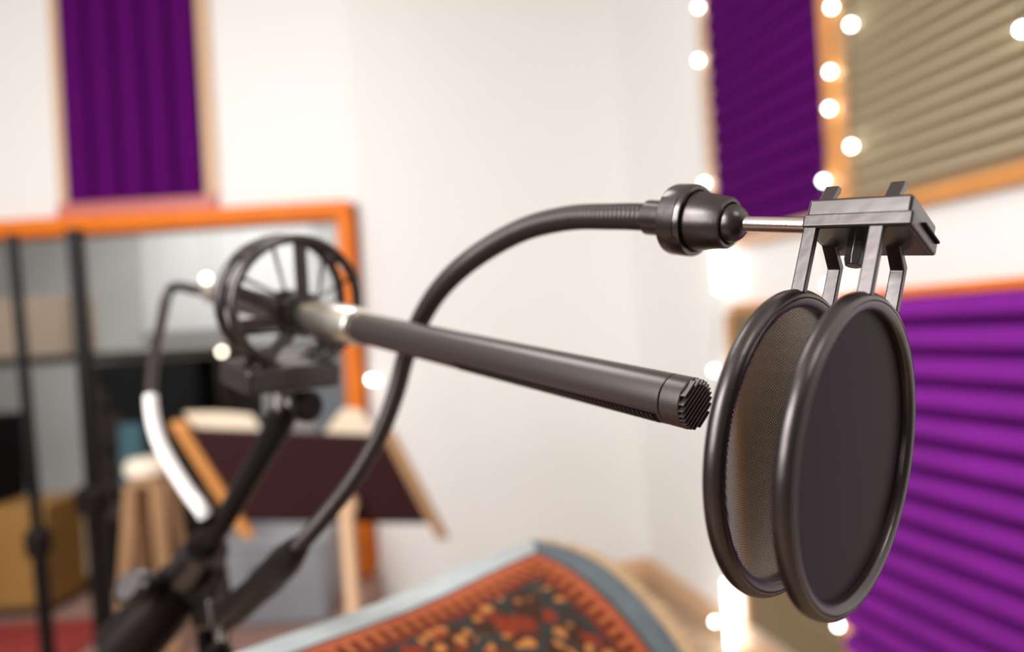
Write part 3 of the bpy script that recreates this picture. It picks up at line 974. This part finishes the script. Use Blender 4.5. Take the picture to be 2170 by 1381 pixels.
for k in range(4):
    a = PI / 4 + k * PI / 2
    pa = SMF @ Vector((RS * math.cos(a - 0.35), RS * math.sin(a - 0.35), ZF))
    pb_ = SMF @ Vector((RS * math.cos(a + 0.35), RS * math.sin(a + 0.35), ZF))
    pm = MF @ Vector(((cr + 0.004) * math.cos(a), (cr + 0.004) * math.sin(a), ZF - 0.006))
    MB().tube([pa, pm, pb_], 0.0016, 8).build('elastic_cord', 'rubber', sm)
# foot of the cage with swivel
zm = (ZF + ZR) / 2
dnw = Vector((0, 0, -1))
foot0 = SMF @ Vector((0, -RS - 0.006, zm))
MB().box((-0.008, -RS - 0.005, zm), (0.074, 0.019, 0.060), SMF).build('foot_block', 'plastic', sm, bevel=0.004, bseg=3)
sw0 = P3(603, 812, 0.585)
sw1 = P3(607, 868, 0.585)
MB().tube([foot0, sw0, sw1], [0.011, 0.0125, 0.0125], 20).build('swivel_post', 'plastic', sm)
kx = P3(668, 868, 0.565)
MB().tube([P3(607, 850, 0.585), P3(640, 858, 0.572)], 0.006, 14).build('swivel_bolt', 'nickel', sm)
MB().lathe([(0, 0), (0.012, 0), (0.0135, 0.003), (0.0135, 0.011), (0.011, 0.014), (0, 0.014)], frame_of(P3(640, 858, 0.572), P3(668, 862, 0.56) - P3(640, 858, 0.572)), 20).build('wing_knob', 'rubber', sm)

# ================================================================== BOOM STAND
PT = P3(425, 1215, 0.66)                         # where boom and pole meet
st = thing('boom_stand', 'black boom stand carrying the shock mount, lower left', 'stand', (PT.x, PT.y, 0))
b0, b1 = P3(606, 862, 0.585), P3(440, 1160, 0.63)
b2 = P3(390, 1225, 0.65)
MB().tube([b0, P3(588, 905, 0.59), P3(555, 965, 0.60), P3(500, 1060, 0.615), b1, b2], [0.0125, 0.0120, 0.0105, 0.0100, 0.0100, 0.0100], 20).build('boom_arm', 'stand_black', st)
MB().tube([b2, P3(340, 1290, 0.655), P3(270, 1370, 0.66)], [0.022, 0.028, 0.031], 24).build('counterweight', 'rubber', st)
MB().tube([P3(440, 1160, 0.63), b2 + (b2 - b1) * 0.1], 0.0200, 20).build('boom_sleeve', 'plastic', st)
clampf = frame_of(P3(425, 1215, 0.655), camvec(0.5, 0.1, -0.86))
MB().lathe([(0, -0.02), (0.022, -0.02), (0.024, -0.016), (0.024, 0.012), (0.02, 0.018), (0, 0.018)], clampf, 28).build('boom_clamp', 'plastic', st)
MB().lathe([(0, 0.0185), (0.009, 0.0185), (0.009, 0.03), (0.016, 0.031), (0.017, 0.045), (0.012, 0.05), (0, 0.05)], frame_of(P3(355, 1262, 0.645), camvec(-0.3, 0.5, -0.8)), 20).build('clutch_knob', 'plastic', st)
cpos = P3(425, 1215, 0.66)
MB().tube([cpos + Vector((0, 0.004, -0.005)), Vector((cpos.x, cpos.y + 0.004, 0.5))], 0.0085, 18).build('upper_tube', 'stand_black', st)
MB().lathe([(0.0085, -0.05), (0.018, -0.045), (0.02, 0.02), (0.014, 0.03), (0.0085, 0.03)], Matrix.Translation((cpos.x, cpos.y + 0.004, 0.52)), 24).build('height_clutch', 'rubber', st)
MB().tube([Vector((cpos.x, cpos.y + 0.004, 0.5)), Vector((cpos.x, cpos.y + 0.004, 0.08))], 0.0125, 18).build('lower_tube', 'stand_black', st)
for k in range(3):
    a = math.radians(20 + 120 * k)
    lg = MB().bar((cpos.x, cpos.y + 0.004, 0.24), (cpos.x + 0.20 * math.cos(a), cpos.y + 0.20 * math.sin(a), 0.012), 0.012, 0.02).build('leg', 'stand_black', st, bevel=0.002)
    MB().ball((cpos.x + 0.20 * math.cos(a), cpos.y + 0.20 * math.sin(a), 0.0135), 0.0135).build('rubber_foot', 'rubber', lg)

# ================================================================== POP FILTER
NP = camvec(0.6873, -0.0724, -0.7228).normalized()
KP = 1.068                                       # discs, clamp, rod and collar scaled in size and depth about the camera
CP = P3(1829, 968, 0.22 * KP)
t0 = UP.cross(NP).normalized()
w0 = NP.cross(t0).normalized()
if t0.dot(FWD) < 0:
    t0 = -t0
if w0.dot(UP) < 0:
    w0 = -w0
PA = 0.29
TT = t0 * math.cos(PA) - w0 * math.sin(PA)
WW = w0 * math.cos(PA) + t0 * math.sin(PA)
PFm = (Matrix((TT, WW, NP)).transposed() * KP).to_4x4()  # local: x lateral, y up, z axial towards the singer
PFm.translation = CP
pf = thing('pop_filter', 'black double disc pop filter on a gooseneck in front of the microphone', 'pop filter', CP)
RP = 0.0533


LIP = 0.0062


def rim_prof(z):
    return [(RP - LIP, z - 0.0016), (RP - LIP + 0.0003, z - 0.0006), (RP - LIP + 0.0012, z + 0.0001), (RP - 0.0036, z + 0.0005), (RP - 0.0031, z + 0.0004), (RP - 0.0028, z - 0.0001), (RP - 0.0025, z + 0.0003),
            (RP - 0.0016, z + 0.0001), (RP - 0.0007, z - 0.0008), (RP - 0.0001, z - 0.0020), (RP, z - 0.0034), (RP - 0.0003, z - 0.0048),
            (RP - 0.0012, z - 0.0056), (RP - 0.0028, z - 0.0058), (RP - LIP + 0.0010, z - 0.0054), (RP - LIP, z - 0.0046)]


def disc_uv(r, z, seg=64, rings=10, bul=0.0):
    mb_ = MB()
    uv_ = []
    mb_.v.append(PFm @ Vector((0, 0, z + bul)))
    uv_.append((0, 0))
    for i in range(1, rings + 1):
        rr = r * i / rings
        for k in range(seg):
            x, y = rr * math.cos(2 * PI * k / seg), rr * math.sin(2 * PI * k / seg)
            mb_.v.append(PFm @ Vector((x, y, z + bul * (1 - (rr / r) ** 2))))
            uv_.append((x, y))
    for k in range(seg):
        mb_.f.append((0, 1 + k, 1 + (k + 1) % seg))
    for i in range(rings - 1):
        for k in range(seg):
            a, b_ = 1 + i * seg + k, 1 + i * seg + (k + 1) % seg
            mb_.f.append((a, a + seg, b_ + seg, b_))
    return mb_, uv_


ZN, ZFAR = 0.0, -0.0213
for z, nm, mt_, lab in ((ZN, 'nylon_screen', 'nylon', 'dark nylon screen of the front disc'), (ZFAR, 'wire_screen', 'gauze', 'brown wire mesh screen of the rear disc')):
    rim = MB().lathe(rim_prof(z), PFm, 128, True).build('rim', 'plastic', pf, smooth=50)
    mb_, uv_ = disc_uv(RP - LIP + 0.0003, z - 0.0030, bul=-0.0006)
    s_ = mb_.build(nm, mt_, pf, uvs=uv_)
    s_['label'] = lab
# block over the discs
BL, BH, BS = -0.0056, 0.0773, -0.0092
blk = MB().box((BL, BH, BS), (0.0272, 0.0108, 0.0328), PFm).build('clamp_block', 'plastic_gloss', pf, bevel=0.0012, bseg=3)
MB().box((BL + 0.0006, BH - 0.0026, BS), (0.0288, 0.0050, 0.0346), PFm).build('clamp_plate', 'plastic', blk, bevel=0.0009)
MB().box((BL + 0.0045, BH - 0.001, BS + 0.0175), (0.017, 0.0008, 0.0016), PFm).build('seam', 'mic_dark', blk)
LW, LT = 0.0047, 0.0030
yb = BH - 0.0046
for za in (ZN - 0.0024, ZFAR - 0.0024):
    br = MB()
    lat = -0.0172
    yr = math.sqrt((RP - 0.001) ** 2 - lat ** 2)
    br.box((lat, (yb + yr) / 2, za), (LT, yb - yr + 0.001, LW), PFm)
    br.build('bracket_leg', 'plastic', pf, bevel=0.0006)
    br = MB()
    lat2 = 0.0085
    yr = math.sqrt((RP - 0.001) ** 2 - lat2 ** 2)
    yk = BH - 0.0105
    pr_ = [(-0.0035, yb + 0.0006), (0.001, yb + 0.0006), (lat2 + LT / 2, yk + 0.0015), (lat2 + LT / 2, yr), (lat2 - LT / 2, yr), (lat2 - LT / 2, yk - 0.0006)]
    br.prism([PFm @ Vector((x, y, za - LW / 2)) for x, y in pr_], (0, 0, 0), NP * LW * KP)
    br.build('bracket_leg', 'plastic', pf, bevel=0.0005)
    hk = MB()
    yt = BH + 0.0045
    hp = [(-0.0145, yt), (-0.0110, yt), (-0.0100, yt + 0.0040), (-0.0070, yt + 0.0080), (-0.0070, yt + 0.0100), (-0.0100, yt + 0.0098), (-0.0108, yt + 0.0078), (-0.0130, yt + 0.0040)]
    hk.prism([PFm @ Vector((x, y, za + 0.001 - LW / 2)) for x, y in hp], (0, 0, 0), NP * LW * KP)
    hk.build('hook', 'plastic_gloss', pf, bevel=0.0005)
kf = PFm @ Matrix.Translation((-0.004, BH - 0.0052, BS - 0.0035)) @ Matrix.Rotation(PI / 2, 4, 'X')
MB().lathe([(0, -0.0), (0.0036, 0.0), (0.0036, 0.006), (0.0028, 0.0085), (0, 0.0085)], kf, 8).build('thumb_nut', 'plastic_gloss', pf, bevel=0.0003)

# rod, ball, cone and collar
rod_a = PFm @ Vector((BL - 0.004, BH - 0.0005, BS - 0.0160))
rod_b = P3(1568, 474, 0.2650 * KP)
MB().tube([rod_a + (rod_a - rod_b).normalized() * 0.006, rod_b], 0.0030 * KP, 24).build('rod', 'chrome', pf)
col_c = P3(1450, 466, 0.283 * KP)
axd = (P3(1560, 474, 0.2667 * KP) - col_c).normalized()
CF = frame_of(col_c, axd) @ Matrix.Scale(KP, 4)
LC = (P3(1560, 474, 0.2667 * KP) - col_c).length / KP
MB().ball(None, 0.0077 * KP, 28, 16, frame_of(P3(1546, 473, 0.2680 * KP), axd)).build('ball_joint', 'plastic', pf)
# cone swept from the collar to the ball seat
MB().lathe([(0.0092, 0.0045), (0.0121, 0.0055), (0.0120, 0.008), (0.0115, 0.011), (0.0102, LC * 0.86), (0.0096, LC * 0.90), (0.0084, LC * 0.90), (0.0078, LC * 0.84), (0.0060, 0.010)], CF, 64, True).build('cone', 'plastic', pf, smooth=28)
cprof = [(0.0068, -0.0058), (0.0125, -0.0058), (0.0142, -0.0046), (0.0147, -0.0030), (0.0147, 0.0050), (0.0143, 0.0060), (0.0128, 0.0060), (0.0124, 0.0054), (0.0124, 0.0035), (0.0068, 0.0035)]
MB().lathe(cprof, CF, 72, True).build('collar', 'plastic_gloss', pf, smooth=22)
# raised tab on the collar
lvw = CF.to_3x3().inverted() @ (CAM - col_c)
a0 = math.atan2(lvw.y, lvw.x)
tb = MB()
for (aa, ab, za_, zb_) in ((-0.62, 0.5, -0.0040, 0.0036),):
    arc = [a0 + aa + (ab - aa) * i / 10 for i in range(11)]
    vs = [CF @ Vector((r_ * math.cos(a), r_ * math.sin(a), z_)) for z_ in (za_, zb_) for r_ in (0.0145, 0.0152) for a in arc]
    fs = []
    for i in range(10):
        fs += [(11 + i, 12 + i, 34 + i, 33 + i), (i, i + 1, 12 + i, 11 + i), (22 + i, 23 + i, 34 + i, 33 + i)]
    fs += [(0, 11, 33, 22), (10, 21, 43, 32)]
    tb.add(vs, fs)
tb.build('collar_tab', 'plastic_gloss', pf, bevel=0.0003)
# gooseneck: ribbed hose
gp = [col_c - axd * 0.006, col_c - axd * 0.020, P3(1300, 459, 0.330), P3(1200, 463, 0.350), P3(1100, 490, 0.370), P3(1000, 549, 0.392), P3(930, 616, 0.420), P3(885, 690, 0.448), P3(858, 760, 0.468), P3(838, 835, 0.478), P3(803, 925, 0.482), P3(752, 1012, 0.485), P3(692, 1090, 0.488), P3(630, 1160, 0.50), P3(560, 1235, 0.54), P3(480, 1305, 0.60)]
gs = smooth_path(gp, 40)
rads = []
acc = 0.0
for i, q in enumerate(gs):
    if i:
        acc += (q - gs[i - 1]).length
    rads.append(0.0061 + 0.00035 * math.sin(acc * 2 * PI / 0.0026))
# resample evenly so that every rib is resolved
ev, dist_, nxt = [], 0.0, 0.0
for a, e in zip(gs, gs[1:]):
    L_ = (e - a).length
    while nxt <= dist_ + L_:
        ev.append(a + (e - a) * ((nxt - dist_) / L_))
        nxt += 0.00065
    dist_ += L_
rads = [0.0061 + (0.00032 if (i % 4) in (0, 1) else -0.00018) for i in range(len(ev))]
MB().tube(ev, rads, 18).build('gooseneck', 'hose', pf, smooth=70)
f0 = col_c - axd * 0.0058
MB().tube([f0, f0 - axd * 0.0130, f0 - axd * 0.0136], [0.0080, 0.0080, 0.0068], 28).build('ferrule', 'plastic_gloss', pf)
i0 = next(i for i, q in enumerate(ev) if (q - gp[13]).length < 0.002)
i1 = len(ev) - 1
sl = [ev[i0 + (i1 - i0) * k // 8] for k in range(9)]
MB().tube(sl, [0.0085, 0.0125, 0.0125, 0.0135, 0.0125, 0.0125, 0.0135, 0.0135, 0.0130], 20).build('lower_sleeve', 'rubber', pf)
# C clamp that grips the stand's tube
cb = Vector((cpos.x, cpos.y + 0.004, ev[-1].z - 0.02))
hb = MB()
tg = (ev[-1] - cb)
hb.bar(ev[-1] + Vector((0, 0, 0.006)), cb + tg.normalized() * 0.011, 0.030, 0.026)
hb.build('stand_clamp', 'plastic', pf, bevel=0.004)
MB().tube([ev[-1] + Vector((0.0, -0.01, -0.004)), ev[-1] + Vector((0.012, -0.045, -0.012))], 0.004, 12).build('clamp_screw', 'nickel', pf)
MB().lathe([(0, 0), (0.011, 0), (0.012, 0.003), (0.012, 0.010), (0, 0.012)], frame_of(ev[-1] + Vector((0.012, -0.045, -0.012)), Vector((0.012, -0.035, -0.008))), 20).build('clamp_knob', 'rubber', pf)
